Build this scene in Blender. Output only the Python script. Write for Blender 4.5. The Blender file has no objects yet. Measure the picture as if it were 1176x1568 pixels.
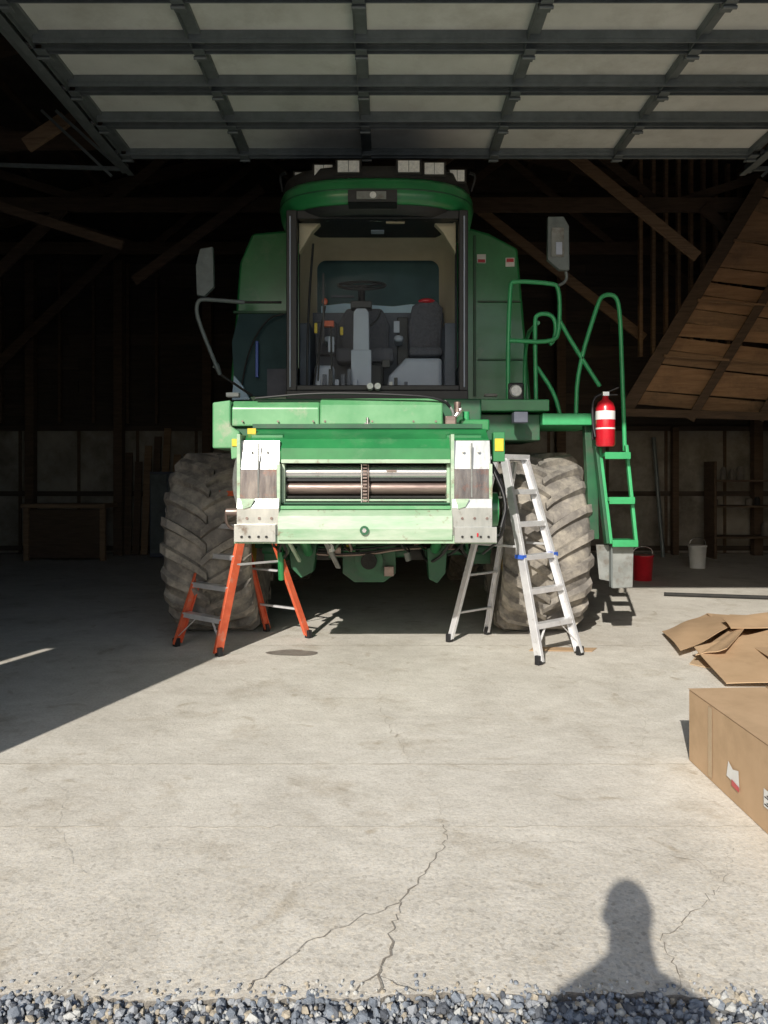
import bpy, bmesh, math, random
import numpy as np
from mathutils import Vector, Matrix
random.seed(7); rng=np.random.default_rng(7)
S=bpy.context.scene
S.view_settings.view_transform='Standard'
S.view_settings.look='None'
S.view_settings.exposure=0

# ---------------------------------------------------------------- materials
def mat(name,c1,c2=None,rough=.6,metal=0.,scale=6.,bump=.15,detail=6,stretch=(1,1,1),
        dirt=None,dscale=2.,dlo=.5,dhi=.7,coat=0.,bscale=None,spec=.5):
    m=bpy.data.materials.new(name); m.use_nodes=True
    nt=m.node_tree; N=nt.nodes; L=nt.links
    b=N['Principled BSDF']
    b.inputs['Roughness'].default_value=rough
    b.inputs['Metallic'].default_value=metal
    b.inputs['Specular IOR Level'].default_value=spec
    if coat: b.inputs['Coat Weight'].default_value=coat; b.inputs['Coat Roughness'].default_value=.15
    tc=N.new('ShaderNodeTexCoord'); mp=N.new('ShaderNodeMapping')
    mp.inputs['Scale'].default_value=stretch
    L.new(tc.outputs['Object'],mp.inputs['Vector'])
    n=N.new('ShaderNodeTexNoise'); n.inputs['Scale'].default_value=scale; n.inputs['Detail'].default_value=detail
    n.inputs['Roughness'].default_value=.65
    L.new(mp.outputs[0],n.inputs['Vector'])
    r=N.new('ShaderNodeValToRGB'); c2=c2 or tuple(x*.75 for x in c1)
    r.color_ramp.elements[0].position=.32; r.color_ramp.elements[1].position=.68
    r.color_ramp.elements[0].color=(*c2,1); r.color_ramp.elements[1].color=(*c1,1)
    L.new(n.outputs['Fac'],r.inputs['Fac'])
    out=r.outputs['Color']
    if dirt:
        n2=N.new('ShaderNodeTexNoise'); n2.inputs['Scale'].default_value=dscale; n2.inputs['Detail'].default_value=8
        n2.inputs['Roughness'].default_value=.7
        L.new(tc.outputs['Object'],n2.inputs['Vector'])
        mr=N.new('ShaderNodeMapRange'); mr.inputs['From Min'].default_value=dlo; mr.inputs['From Max'].default_value=dhi
        L.new(n2.outputs['Fac'],mr.inputs['Value'])
        mx=N.new('ShaderNodeMix'); mx.data_type='RGBA'
        L.new(mr.outputs[0],mx.inputs['Factor']); L.new(out,mx.inputs['A']); mx.inputs['B'].default_value=(*dirt,1)
        out=mx.outputs['Result']
    L.new(out,b.inputs['Base Color'])
    if bump:
        bn=N.new('ShaderNodeTexNoise'); bn.inputs['Scale'].default_value=bscale or scale*5; bn.inputs['Detail'].default_value=5
        L.new(mp.outputs[0],bn.inputs['Vector'])
        bp=N.new('ShaderNodeBump'); bp.inputs['Strength'].default_value=bump; bp.inputs['Distance'].default_value=.01
        L.new(bn.outputs['Fac'],bp.inputs['Height']); L.new(bp.outputs[0],b.inputs['Normal'])
    return m

M={}
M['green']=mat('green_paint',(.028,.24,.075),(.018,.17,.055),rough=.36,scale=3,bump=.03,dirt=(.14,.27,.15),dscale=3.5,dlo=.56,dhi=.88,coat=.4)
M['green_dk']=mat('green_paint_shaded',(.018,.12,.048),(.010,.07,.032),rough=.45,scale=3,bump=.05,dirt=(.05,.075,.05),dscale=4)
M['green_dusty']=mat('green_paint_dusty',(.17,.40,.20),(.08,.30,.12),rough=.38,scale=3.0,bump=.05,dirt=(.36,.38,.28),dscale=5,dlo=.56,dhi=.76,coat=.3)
M['green_rail']=mat('green_rail_paint',(.05,.40,.15),(.035,.28,.10),rough=.35,scale=5,bump=.02)
M['worn']=mat('worn_pale_paint',(.48,.56,.44),(.25,.42,.26),rough=.42,scale=5,bump=.2,dirt=(.22,.15,.10),dscale=9,dlo=.58,dhi=.70,stretch=(.4,1,1.5))
M['plate']=mat('bare_plate',(.60,.60,.57),(.42,.43,.41),rough=.30,metal=.65,scale=5,bump=.08,dirt=(.24,.20,.17),dscale=7,dlo=.58,dhi=.72,stretch=(1.5,1,.5))
M['scuff']=mat('scuffed_steel',(.26,.24,.24),(.10,.09,.10),rough=.25,metal=.9,scale=5,bump=.1,stretch=(3,1,.6),dirt=(.28,.14,.11),dscale=7,dlo=.55,dhi=.75)
M['steel']=mat('steel',(.82,.82,.83),(.60,.58,.58),rough=.25,metal=.85,scale=5,bump=.04,stretch=(.25,1,3),dirt=(.34,.22,.19),dscale=4,dlo=.58,dhi=.78)
M['rustst']=mat('brown_steel',(.30,.23,.20),(.17,.12,.11),rough=.38,metal=.6,scale=7,bump=.15,stretch=(.3,1,3))
M['black']=mat('black_rubber',(.018,.018,.02),(.01,.01,.012),rough=.5,bump=.1)
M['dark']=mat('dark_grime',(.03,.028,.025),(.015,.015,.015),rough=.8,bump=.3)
M['tyre']=mat('tyre_rubber',(.23,.21,.19),(.11,.10,.09),rough=.9,scale=6,bump=.35,dirt=(.40,.36,.30),dscale=5,dlo=.44,dhi=.68)
M['rim']=mat('yellow_rim',(.45,.30,.03),(.3,.2,.03),rough=.5,bump=.05)
M['beige']=mat('beige_trim',(.58,.49,.36),(.50,.42,.30),rough=.8,scale=4,bump=.1)
M['seat']=mat('seat_fabric',(.13,.13,.155),(.08,.08,.10),rough=.95,scale=40,bump=.3)
M['grey']=mat('grey_plastic',(.42,.46,.56),(.34,.38,.48),rough=.5,scale=4,bump=.05)
M['midgrey']=mat('mid_grey_plastic',(.12,.13,.17),(.07,.08,.11),rough=.6,scale=4,bump=.05)
M['bluegl']=mat('rear_glass',(.06,.115,.125),(.035,.07,.08),rough=.6,scale=2,bump=0,spec=.15)
M['paleblue']=mat('pale_blue_paint',(.50,.70,.86),(.42,.6,.78),rough=.5,scale=3,bump=.02)  # in the rear cab window this colour stands in for reflected sky
M['lens']=mat('lamp_lens',(.85,.85,.82),(.6,.61,.61),rough=.15,scale=40,bump=.2)
M['mirror']=mat('mirror_back',(.16,.185,.185),(.09,.105,.105),rough=.5,scale=6,bump=.05)
M['box_grey']=mat('weathered_grey',(.27,.28,.27),(.15,.16,.15),rough=.6,scale=4,bump=.1,dirt=(.12,.10,.08),dscale=6)
M['white']=mat('white_paint',(.8,.8,.78),(.7,.7,.68),rough=.5,scale=10,bump=.02)
M['red']=mat('red_paint',(.62,.015,.03),(.45,.01,.02),rough=.3,scale=5,bump=.02,coat=.4)
M['yellow']=mat('yellow_sticker',(.75,.55,.03),rough=.5,bump=.02)
M['orange']=mat('orange_fibreglass',(.75,.15,.065),(.58,.095,.04),rough=.5,scale=8,bump=.1,dirt=(.52,.32,.24),dscale=12,dlo=.55,dhi=.75)
M['alu']=mat('aluminium',(.80,.80,.81),(.62,.62,.64),rough=.4,metal=.4,scale=8,bump=.06,dirt=(.4,.37,.33),dscale=12,dlo=.58,dhi=.8)
M['blue']=mat('blue_plastic',(.04,.13,.6),rough=.4,bump=.02)
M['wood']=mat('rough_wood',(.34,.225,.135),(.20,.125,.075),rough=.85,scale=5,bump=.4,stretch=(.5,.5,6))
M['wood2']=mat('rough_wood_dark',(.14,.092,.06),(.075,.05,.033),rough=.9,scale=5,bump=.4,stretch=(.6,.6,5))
M['ply']=mat('sheathing_boards',(.48,.29,.155),(.30,.17,.09),rough=.8,scale=3,bump=.3,stretch=(.6,1,6),dirt=(.2,.12,.07),dscale=1.5,dlo=.5,dhi=.75)
M['ply2']=mat('sheathing_boards_b',(.40,.25,.14),(.24,.145,.08),rough=.8,scale=3,bump=.3,stretch=(.6,1,6),dirt=(.15,.1,.06),dscale=2)
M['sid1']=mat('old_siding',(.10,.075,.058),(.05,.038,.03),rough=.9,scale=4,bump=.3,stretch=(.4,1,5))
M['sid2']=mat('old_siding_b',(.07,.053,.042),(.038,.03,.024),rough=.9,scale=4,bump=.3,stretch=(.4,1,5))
M['panel']=mat('pale_wall_panel',(.40,.365,.31),(.25,.225,.19),rough=.8,scale=1.5,bump=.1,dirt=(.13,.11,.085),dscale=1.2,dlo=.45,dhi=.7)
M['junk']=mat('dusty_cans',(.20,.17,.14),(.10,.09,.08),rough=.7,scale=9,bump=.1)
M['doorwhite']=mat('door_liner',(.84,.85,.80),(.70,.71,.66),rough=.6,scale=2,bump=.05,dirt=(.52,.51,.45),dscale=1.5,dlo=.5,dhi=.8)
M['galv']=mat('galvanised',(.22,.245,.245),(.15,.17,.17),rough=.5,metal=.35,scale=6,bump=.08)
M['card']=mat('cardboard',(.56,.385,.235),(.49,.33,.195),rough=.85,scale=3,bump=.06,bscale=60,dirt=(.42,.285,.165),dscale=2.5,dlo=.5,dhi=.75)
M['tape']=mat('packing_tape',(.50,.36,.22),(.45,.32,.19),rough=.25,scale=10,bump=.1,bscale=20)
M['cardedge']=mat('cardboard_edge',(.62,.47,.31),(.48,.33,.2),rough=.9,scale=40,bump=.1)
M['stain']=mat('oil_stain',(.20,.175,.15),(.32,.29,.255),rough=.6,scale=9,bump=.1)
M['crack']=mat('crack_dirt',(.20,.165,.13),(.36,.33,.28),rough=1,scale=25,bump=.3)
M['joint']=mat('joint_dirt',(.46,.42,.36),(.60,.57,.50),rough=1,scale=9,bump=.2)
M['edge']=mat('broken_slab_edge',(.30,.27,.23),(.16,.145,.125),rough=1,scale=30,bump=.6)
M['skin']=mat('skin',(.62,.38,.28),(.55,.32,.23),rough=.6,bump=.05)
M['shirt']=mat('shirt_cloth',(.08,.11,.2),(.06,.08,.16),rough=.9,scale=20)
M['jeans']=mat('denim',(.06,.08,.14),(.04,.055,.1),rough=.9,scale=30)
M['hair']=mat('hair',(.05,.03,.02),rough=.8,scale=30)
for i,(a,b_) in enumerate([((.24,.265,.30),(.15,.17,.2)),((.36,.37,.38),(.25,.26,.28)),((.45,.39,.30),(.3,.26,.2)),((.12,.13,.15),(.075,.08,.09)),((.52,.51,.48),(.40,.40,.38))]):
    M['st%d'%i]=mat('stone_%d'%i,a,b_,rough=.85,scale=60,bump=.3)

def glass(name,tint=(.93,.96,.96),k=.35):
    m=bpy.data.materials.new(name); m.use_nodes=True; nt=m.node_tree; N=nt.nodes; L=nt.links
    N.remove(N['Principled BSDF']); o=N['Material Output']
    t=N.new('ShaderNodeBsdfTransparent'); t.inputs[0].default_value=(*tint,1)
    g=N.new('ShaderNodeBsdfGlossy'); g.inputs['Roughness'].default_value=.04
    f=N.new('ShaderNodeFresnel'); f.inputs['IOR'].default_value=1.25
    mm=N.new('ShaderNodeMath'); mm.operation='MULTIPLY'; mm.inputs[1].default_value=k; L.new(f.outputs[0],mm.inputs[0])
    x=N.new('ShaderNodeMixShader'); L.new(mm.outputs[0],x.inputs[0]); L.new(t.outputs[0],x.inputs[1]); L.new(g.outputs[0],x.inputs[2])
    L.new(x.outputs[0],o.inputs['Surface']); return m
M['glass']=glass('windshield_glass')

def concrete():
    m=bpy.data.materials.new('concrete'); m.use_nodes=True; nt=m.node_tree; N=nt.nodes; L=nt.links
    b=N['Principled BSDF']; b.inputs['Roughness'].default_value=.85; b.inputs['Specular IOR Level'].default_value=.3
    tc=N.new('ShaderNodeTexCoord')
    def noise(s,d=6,r=.6,dist=0.):
        n=N.new('ShaderNodeTexNoise'); n.inputs['Scale'].default_value=s; n.inputs['Detail'].default_value=d; n.inputs['Roughness'].default_value=r
        n.inputs['Distortion'].default_value=dist
        L.new(tc.outputs['Object'],n.inputs['Vector']); return n.outputs['Fac']
    def ramp(f,stops):
        r=N.new('ShaderNodeValToRGB'); e=r.color_ramp.elements
        e[0].position,e[0].color=stops[0][0],(*stops[0][1],1); e[1].position,e[1].color=stops[1][0],(*stops[1][1],1)
        for p,c in stops[2:]:
            q=e.new(p); q.color=(*c,1)
        L.new(f,r.inputs['Fac']); return r.outputs['Color']
    def mix(t,a,bb,f=None,fv=1.):
        x=N.new('ShaderNodeMix'); x.data_type='RGBA'; x.blend_type=t; x.inputs['Factor'].default_value=fv
        if f: L.new(f,x.inputs['Factor'])
        L.new(a,x.inputs['A']); L.new(bb,x.inputs['B']); return x.outputs['Result']
    base=ramp(noise(.8,9,.7,.6),[(.3,(.66,.62,.555)),(.7,(.87,.83,.755))])
    mid=ramp(noise(5,8,.7),[(.3,(.85,.845,.83)),(.65,(1,1,1))])
    c=mix('MULTIPLY',base,mid)
    fine=ramp(noise(55,6,.75),[(.33,(.78,.77,.75)),(.55,(1,1,1))])
    c=mix('MULTIPLY',c,fine)
    v=N.new('ShaderNodeTexVoronoi'); v.inputs['Scale'].default_value=75; L.new(tc.outputs['Object'],v.inputs['Vector'])
    sep=N.new('ShaderNodeSeparateXYZ'); L.new(tc.outputs['Object'],sep.inputs[0])
    mr=N.new('ShaderNodeMapRange'); mr.inputs['From Min'].default_value=4.2; mr.inputs['From Max'].default_value=2.4; mr.inputs['To Max'].default_value=.9
    L.new(sep.outputs['Y'],mr.inputs['Value'])
    sp=ramp(v.outputs['Color'],[(.0,(.58,.54,.49)),(.35,(1,.99,.97)),(.9,(1.05,1.0,.92))])
    c=mix('MULTIPLY',c,sp,mr.outputs[0])
    st=ramp(noise(1.7,9,.75),[(.53,(1,1,1)),(.74,(.70,.655,.59))])
    c=mix('MULTIPLY',c,st)
    st2=ramp(noise(3.3,5,.5,1.5),[(.63,(1,1,1)),(.74,(.76,.72,.66))])
    c=mix('MULTIPLY',c,st2)
    st3=ramp(noise(14,4,.6),[(.70,(1,1,1)),(.76,(.62,.58,.52))])
    c=mix('MULTIPLY',c,st3,fv=.7)
    L.new(c,b.inputs['Base Color'])
    bn=noise(90,6,.7); bp=N.new('ShaderNodeBump'); bp.inputs['Strength'].default_value=.45; bp.inputs['Distance'].default_value=.006
    L.new(bn,bp.inputs['Height'])
    bp2=N.new('ShaderNodeBump'); bp2.inputs['Strength'].default_value=.3; bp2.inputs['Distance'].default_value=.02
    L.new(noise(9,6,.6),bp2.inputs['Height']); L.new(bp.outputs[0],bp2.inputs['Normal'])
    L.new(bp2.outputs[0],b.inputs['Normal']); return m
M['concrete']=concrete()
M['ground']=mat('gravel_ground',(.34,.34,.34),(.16,.17,.18),rough=.95,scale=35,bump=.8,bscale=40)

# ---------------------------------------------------------------- builder
def empty(name,loc=(0,0,0)):
    e=bpy.data.objects.new(name,None); e.empty_display_size=.2; e.location=loc
    S.collection.objects.link(e); return e

class B:
    def __init__(s,name,parent=None,bevel=0.):
        s.name=name; s.parent=parent; s.bevel=bevel; s.v=[]; s.f=[]; s.mi=[]; s.sm=[]; s.mats=[]
    def _m(s,m):
        if m not in s.mats: s.mats.append(m)
        return s.mats.index(m)
    def add(s,vs,fs,m,smooth=False):
        o=len(s.v); s.v+= [tuple(v) for v in vs]; k=s._m(m)
        for f in fs: s.f.append([i+o for i in f]); s.mi.append(k); s.sm.append(smooth)
        return s
    def box(s,x0,x1,y0,y1,z0,z1,m):
        vs=[(x,y,z) for x in (x0,x1) for y in (y0,y1) for z in (z0,z1)]
        return s.add(vs,[(0,1,3,2),(4,6,7,5),(0,4,5,1),(2,3,7,6),(0,2,6,4),(1,5,7,3)],m)
    def beam(s,p,q,w,h,m,up=(0,0,1)):
        p=Vector(p);q=Vector(q);d=(q-p).normalized();u=Vector(up)
        if abs(d.dot(u))>.97: u=Vector((0,1,0))
        a=d.cross(u).normalized(); c=a.cross(d).normalized()
        vs=[t+a*(i*w/2)+c*(j*h/2) for t in (p,q) for i in (-1,1) for j in (-1,1)]
        return s.add(vs,[(0,1,3,2),(4,6,7,5),(0,4,5,1),(2,3,7,6),(0,2,6,4),(1,5,7,3)],m)
    def cyl(s,p,q,r0,m,r1=None,n=20):
        return s.loftc([(p,r0),(q,r1 if r1 is not None else r0)],m,n)
    def loftc(s,st,m,n=20,smooth=True):
        P=[Vector(a[0]) for a in st]; d=(P[-1]-P[0]).normalized(); u=Vector((0,0,1)) if abs(d.z)<.9 else Vector((0,1,0))
        a=d.cross(u).normalized(); c=a.cross(d).normalized(); vs=[];fs=[]
        for pt,r in zip(P,[x[1] for x in st]):
            for k in range(n):
                t=2*math.pi*k/n; vs.append(pt+a*(r*math.cos(t))+c*(r*math.sin(t)))
        for i in range(len(P)-1):
            for k in range(n): fs.append((i*n+k,i*n+(k+1)%n,(i+1)*n+(k+1)%n,(i+1)*n+k))
        s.add(vs,fs,m,smooth)
        s.add(vs[:n],[tuple(range(n))],m); s.add(vs[-n:],[tuple(range(n))],m); return s
    def tube(s,pts,r,m,n=10,it=2):
        P=[Vector(p) for p in pts]
        for _ in range(it):
            Q=[P[0]]
            for a,b in zip(P[:-1],P[1:]): Q+= [a*.75+b*.25,a*.25+b*.75]
            Q.append(P[-1]); P=Q
        vs=[];fs=[]; t0=(P[1]-P[0]).normalized(); u=Vector((0,1,0)) if abs(t0.y)<.9 else Vector((1,0,0))
        a=t0.cross(u).normalized()
        for i,p in enumerate(P):
            t=(P[min(i+1,len(P)-1)]-P[max(i-1,0)]).normalized(); a=(a-t*a.dot(t)).normalized(); c=t.cross(a)
            for k in range(n):
                w=2*math.pi*k/n; vs.append(p+a*(r*math.cos(w))+c*(r*math.sin(w)))
        for i in range(len(P)-1):
            for k in range(n): fs.append((i*n+k,i*n+(k+1)%n,(i+1)*n+(k+1)%n,(i+1)*n+k))
        s.add(vs,fs,m,True); s.add(vs[:n],[tuple(range(n))],m); s.add(vs[-n:],[tuple(range(n))],m); return s
    def prism(s,poly,axis,a,b,m):
        def P(u,v,w): return {'x':(w,u,v),'y':(u,w,v),'z':(u,v,w)}[axis]
        n=len(poly); vs=[P(u,v,a) for u,v in poly]+[P(u,v,b) for u,v in poly]
        fs=[tuple(range(n)),tuple(range(n,2*n))]+[(i,(i+1)%n,(i+1)%n+n,i+n) for i in range(n)]
        return s.add(vs,fs,m)
    def rings(s,R,m,smooth=True,cap=True):
        n=len(R[0]); vs=[v for r in R for v in r]; fs=[(i*n+k,i*n+(k+1)%n,(i+1)*n+(k+1)%n,(i+1)*n+k) for i in range(len(R)-1) for k in range(n)]
        s.add(vs,fs,m,smooth)
        if cap: s.add(R[0],[tuple(range(n))],m); s.add(R[-1],[tuple(range(n))],m)
        return s
    def ell(s,c,r,m,n=20,k=12):
        R=[]
        for i in range(1,k):
            t=math.pi*i/k; R.append([(c[0]+r[0]*math.sin(t)*math.cos(2*math.pi*j/n),c[1]+r[1]*math.sin(t)*math.sin(2*math.pi*j/n),c[2]+r[2]*math.cos(t)) for j in range(n)])
        return s.rings(R,m)
    def done(s):
        me=bpy.data.meshes.new(s.name); me.from_pydata(s.v,[],s.f)
        for m in s.mats: me.materials.append(M[m])
        me.polygons.foreach_set('material_index',s.mi); me.polygons.foreach_set('use_smooth',s.sm)
        bm=bmesh.new(); bm.from_mesh(me); bmesh.ops.recalc_face_normals(bm,faces=bm.faces); bm.to_mesh(me); bm.free()
        ob=bpy.data.objects.new(s.name,me); S.collection.objects.link(ob)
        if s.parent: ob.parent=s.parent
        if s.bevel:
            md=ob.modifiers.new('bevel','BEVEL'); md.width=s.bevel; md.segments=2; md.limit_method='ANGLE'; md.angle_limit=math.radians(50)
        return ob

def sheet(name,poly,z,m,parent=None,depth=0):
    b=B(name,parent); n=len(poly)
    cx=sum(p[0] for p in poly)/n; cy=sum(p[1] for p in poly)/n
    b.add([(x,y,z) for x,y in poly]+[(cx,cy,z)],[(i,(i+1)%n,n) for i in range(n)],m); return b.done()

# ---------------------------------------------------------------- ground / floor
g=B('ground'); g.box(-200,200,-200,200,-.4,-.03,'ground'); g.done()

edge=[]; x=-10.
while x<10:
    edge.append((x,2.37+.014*math.sin(x*3.1)+.008*math.sin(x*11)+random.uniform(-.009,.009))); x+=random.uniform(.012,.03)
edge.append((10,2.37))
fl=B('concrete_floor')
top=[(a,b_,0) for a,b_ in edge]; bot=[(a,b_+.01,-.3) for a,b_ in edge]
n=len(edge)
fl.add(bot+top,[(i,i+1,n+i+1,n+i) for i in range(n-1)],'edge')
fl.add(top+[(a,3.2,0) for a,_ in edge],[(i,i+1,n+i+1,n+i) for i in range(n-1)],'concrete')
fl.add([(-10,3.2,0),(10,3.2,0),(10,16.2,0),(-10,16.2,0)],[(0,1,2,3)],'concrete'); fl.done()

def strip(b,pts,w0,w1,m,z,jit=.012,seg=.025):
    P=[]
    for (ax,ay),(bx,by) in zip(pts[:-1],pts[1:]):
        L_=math.hypot(bx-ax,by-ay); k=max(1,int(L_/seg))
        for i in range(k): t=i/k; P.append((ax+(bx-ax)*t+random.gauss(0,jit),ay+(by-ay)*t+random.gauss(0,jit)))
    P.append(pts[-1]); n=len(P); vs=[]
    for i,(px,py) in enumerate(P):
        a=P[max(0,i-1)]; c=P[min(n-1,i+1)]; dx,dy=c[0]-a[0],c[1]-a[1]; l=math.hypot(dx,dy) or 1
        w=(w0+(w1-w0)*i/(n-1))*random.uniform(.15,1.5)/2
        vs+= [(px-dy/l*w,py+dx/l*w,z),(px+dy/l*w,py-dx/l*w,z)]
    b.add(vs,[(2*i,2*i+1,2*i+3,2*i+2) for i in range(n-1)],m)
cr=B('floor_cracks')
strip(cr,[(.275,3.523),(.271,3.366),(.179,3.142),(.059,2.878),(.027,2.655),(-.006,2.513),(-.02,2.38)],.0018,.010,'crack',.004,.007)
strip(cr,[(.059,2.878),(-.066,2.793),(-.243,2.655),(-.34,2.53),(-.424,2.39)],.003,.005,'crack',.0045,.007)
strip(cr,[(1.5,3.3),(1.336,3.016),(1.127,2.813),(.962,2.655),(.94,2.45),(.91,2.39)],.0012,.004,'crack',.004,.009)
strip(cr,[(1.336,3.016),(1.307,3.195),(.89,3.366),(.271,3.366)],.0018,.0012,'crack',.0035,.01)
strip(cr,[(-.02,2.45),(.08,2.41),(.1,2.385)],.004,.006,'crack',.005,.006)
strip(cr,[(-.02,2.47),(-.07,2.42),(-.09,2.385)],.003,.008,'crack',.0052,.006)
strip(cr,[(-.9,2.55),(-.95,2.44),(-1.0,2.385)],.0015,.003,'crack',.004,.006)
strip(cr,[(.2,4.2),(.25,3.9),(.275,3.523)],.001,.0018,'joint',.004,.01)
strip(cr,[(-.2,7.0),(.05,6.2),(-.05,5.4),(.15,4.28)],.002,.003,'joint',.004,.012,.04)
strip(cr,[(1.9,6.3),(1.7,5.6),(1.75,5.1),(1.4,4.28)],.002,.002,'joint',.004,.012,.04)
strip(cr,[(-2.2,4.28),(-1.6,3.9),(-1.5,3.5),(-1.2,3.1)],.0012,.002,'joint',.004,.01,.03)
strip(cr,[(-9,4.29),(9,4.27)],.010,.010,'joint',.003,.003,.04)
strip(cr,[(-9,3.50),(9,3.53)],.006,.006,'joint',.003,.005,.04)
strip(cr,[(-9,7.3),(9,7.28)],.008,.008,'joint',.003,.002,.05)
cr.done()
def blob(name,cx,cy,rx,ry,m,z,n=48,j=.15):
    ph=[random.uniform(0,6.28) for _ in range(4)]
    pts=[]
    for k in range(n):
        t=2*math.pi*k/n; r=1+j*sum(math.sin((i+2)*t+ph[i])/(i+1.5) for i in range(4))
        pts.append((cx+rx*r*math.cos(t),cy+ry*r*math.sin(t)))
    sheet(name,pts,z,m)
blob('oil_stain',-.83,6.98,.22,.12,'stain',.005)

# gravel strip made of stones
ico=bmesh.new(); bmesh.ops.create_icosphere(ico,subdivisions=1,radius=1)
iv=np.array([v.co[:] for v in ico.verts]); ifc=np.array([[v.index for v in f.verts] for f in ico.faces]); ico.free()
NS=14000
VV=[];FF=[];MI=[]
for i in range(NS):
    near=i<11500
    x=rng.uniform(-1.7,1.7) if near else rng.uniform(-5,5); y=rng.uniform(1.75,2.385) if near else rng.uniform(1.0,2.37)
    sz=rng.choice([.006,.009,.013,.017],p=[.27,.38,.26,.09])*rng.uniform(.8,1.25)
    sc=sz*rng.uniform(.6,1.25,3)
    a,b_,c_=rng.uniform(0,6.28,3)
    Rx=np.array([[1,0,0],[0,math.cos(a),-math.sin(a)],[0,math.sin(a),math.cos(a)]]); Rz=np.array([[math.cos(b_),-math.sin(b_),0],[math.sin(b_),math.cos(b_),0],[0,0,1]])
    z0=-.024+rng.uniform(0,.022)
    v=(iv*(1+rng.uniform(-.22,.22,(12,1)))*sc)@Rx.T@Rz.T+np.array([x,y,z0])
    FF.append(ifc+12*i); VV.append(v); MI+= [int(rng.choice(5,p=[.38,.23,.12,.15,.12]))]*len(ifc)
for j in range(300):   # loose stones kicked on to the slab
    i=NS+j; x=rng.uniform(-1.6,1.6); y=2.375+abs(rng.normal(0,.035)); s0=rng.uniform(.003,.008); sc=s0*rng.uniform(.7,1.2,3)
    v=(iv*(1+rng.uniform(-.2,.2,(12,1)))*sc)+np.array([x,y,s0*.4]); FF.append(ifc+12*i); VV.append(v); MI+=[int(rng.choice([0,1,2,4]))]*len(ifc)
me=bpy.data.meshes.new('gravel'); me.from_pydata(np.concatenate(VV).tolist(),[],np.concatenate(FF).tolist())
for i in range(5): me.materials.append(M['st%d'%i])
me.polygons.foreach_set('material_index',MI)
go=bpy.data.objects.new('gravel',me); S.collection.objects.link(go)

# ---------------------------------------------------------------- barn
barn=empty('barn')
JL,JR,HD,FY=-2.95,4.15,5.08,2.3
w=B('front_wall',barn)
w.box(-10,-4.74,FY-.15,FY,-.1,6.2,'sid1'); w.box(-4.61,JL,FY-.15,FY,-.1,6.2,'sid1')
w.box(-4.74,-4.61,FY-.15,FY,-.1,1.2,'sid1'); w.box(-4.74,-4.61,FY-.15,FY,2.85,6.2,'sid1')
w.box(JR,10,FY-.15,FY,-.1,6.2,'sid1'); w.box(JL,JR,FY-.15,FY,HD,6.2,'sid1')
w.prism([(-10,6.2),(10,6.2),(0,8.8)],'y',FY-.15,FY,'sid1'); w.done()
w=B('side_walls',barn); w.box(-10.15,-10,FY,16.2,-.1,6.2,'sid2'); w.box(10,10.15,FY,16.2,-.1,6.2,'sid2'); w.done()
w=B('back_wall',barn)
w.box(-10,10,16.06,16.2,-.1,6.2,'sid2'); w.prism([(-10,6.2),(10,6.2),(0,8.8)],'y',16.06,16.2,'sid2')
z=2.62
while z<8.4:
    hw=10 if z<6 else (8.8-z-.22)/.26
    x=-hw
    while x<hw:
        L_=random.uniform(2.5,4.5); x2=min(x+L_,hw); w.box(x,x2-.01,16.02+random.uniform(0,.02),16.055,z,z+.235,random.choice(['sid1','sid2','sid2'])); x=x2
    z+=.245
x=-10
while x<9.9:
    x2=x+1.22; w.box(x+.01,x2-.01,16.0,16.05,.02,2.58,'panel'); w.box(x-.03,x+.03,15.975,16.0,.02,2.58,'wood2'); x=x2
for zz in (.12,1.25,2.6): w.box(-10,10,15.93,15.97,zz-.05,zz+.05,'sid1')
w.done()
r=B('roof',barn)
for s_ in (-1,1):
    r.prism([(0,8.8),(s_*10.6,8.8-.26*10.6),(s_*10.6,8.95-.26*10.6),(0,8.95)],'y',FY-.6,16.8,'sid2')
    for k in range(12):
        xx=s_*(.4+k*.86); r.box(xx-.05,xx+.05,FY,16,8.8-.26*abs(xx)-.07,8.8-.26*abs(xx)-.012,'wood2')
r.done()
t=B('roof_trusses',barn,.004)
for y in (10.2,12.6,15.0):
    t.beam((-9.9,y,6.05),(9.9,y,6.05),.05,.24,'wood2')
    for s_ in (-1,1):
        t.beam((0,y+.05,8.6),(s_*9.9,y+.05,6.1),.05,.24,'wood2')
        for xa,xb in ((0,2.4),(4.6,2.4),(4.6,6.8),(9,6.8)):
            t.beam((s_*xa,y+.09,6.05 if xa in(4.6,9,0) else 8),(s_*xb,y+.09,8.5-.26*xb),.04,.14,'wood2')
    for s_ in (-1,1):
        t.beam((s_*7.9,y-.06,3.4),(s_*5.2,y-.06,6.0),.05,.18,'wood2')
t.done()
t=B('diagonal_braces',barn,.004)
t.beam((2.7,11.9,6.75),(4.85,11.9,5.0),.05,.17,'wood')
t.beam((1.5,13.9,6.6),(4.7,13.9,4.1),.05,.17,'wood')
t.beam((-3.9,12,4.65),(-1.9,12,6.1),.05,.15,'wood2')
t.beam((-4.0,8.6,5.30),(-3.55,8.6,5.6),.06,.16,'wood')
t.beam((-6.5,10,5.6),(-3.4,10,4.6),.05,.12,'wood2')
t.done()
t=B('wall_studs',barn,.004)
for k in range(9):
    xx=4.45+k*.24; t.box(xx,xx+.06,13.4+k*.05,13.5+k*.05,3.7,7.4,random.choice(['wood','ply2','wood']))
for xx in (-9,-7.2,-5.4,-3.6,3.6,7.6):
    t.box(xx-.09,xx+.09,15.6,15.78,0,6.0,'wood2')
for xx in (-8.6,-7.9,-7.3,-6.7,-6.0,-5.3,-4.7):
    t.box(xx,xx+.05,15.8,15.92,2.7,6.0,'wood2')
t.done()
t=B('sloping_boarding',barn,.003)
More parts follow.
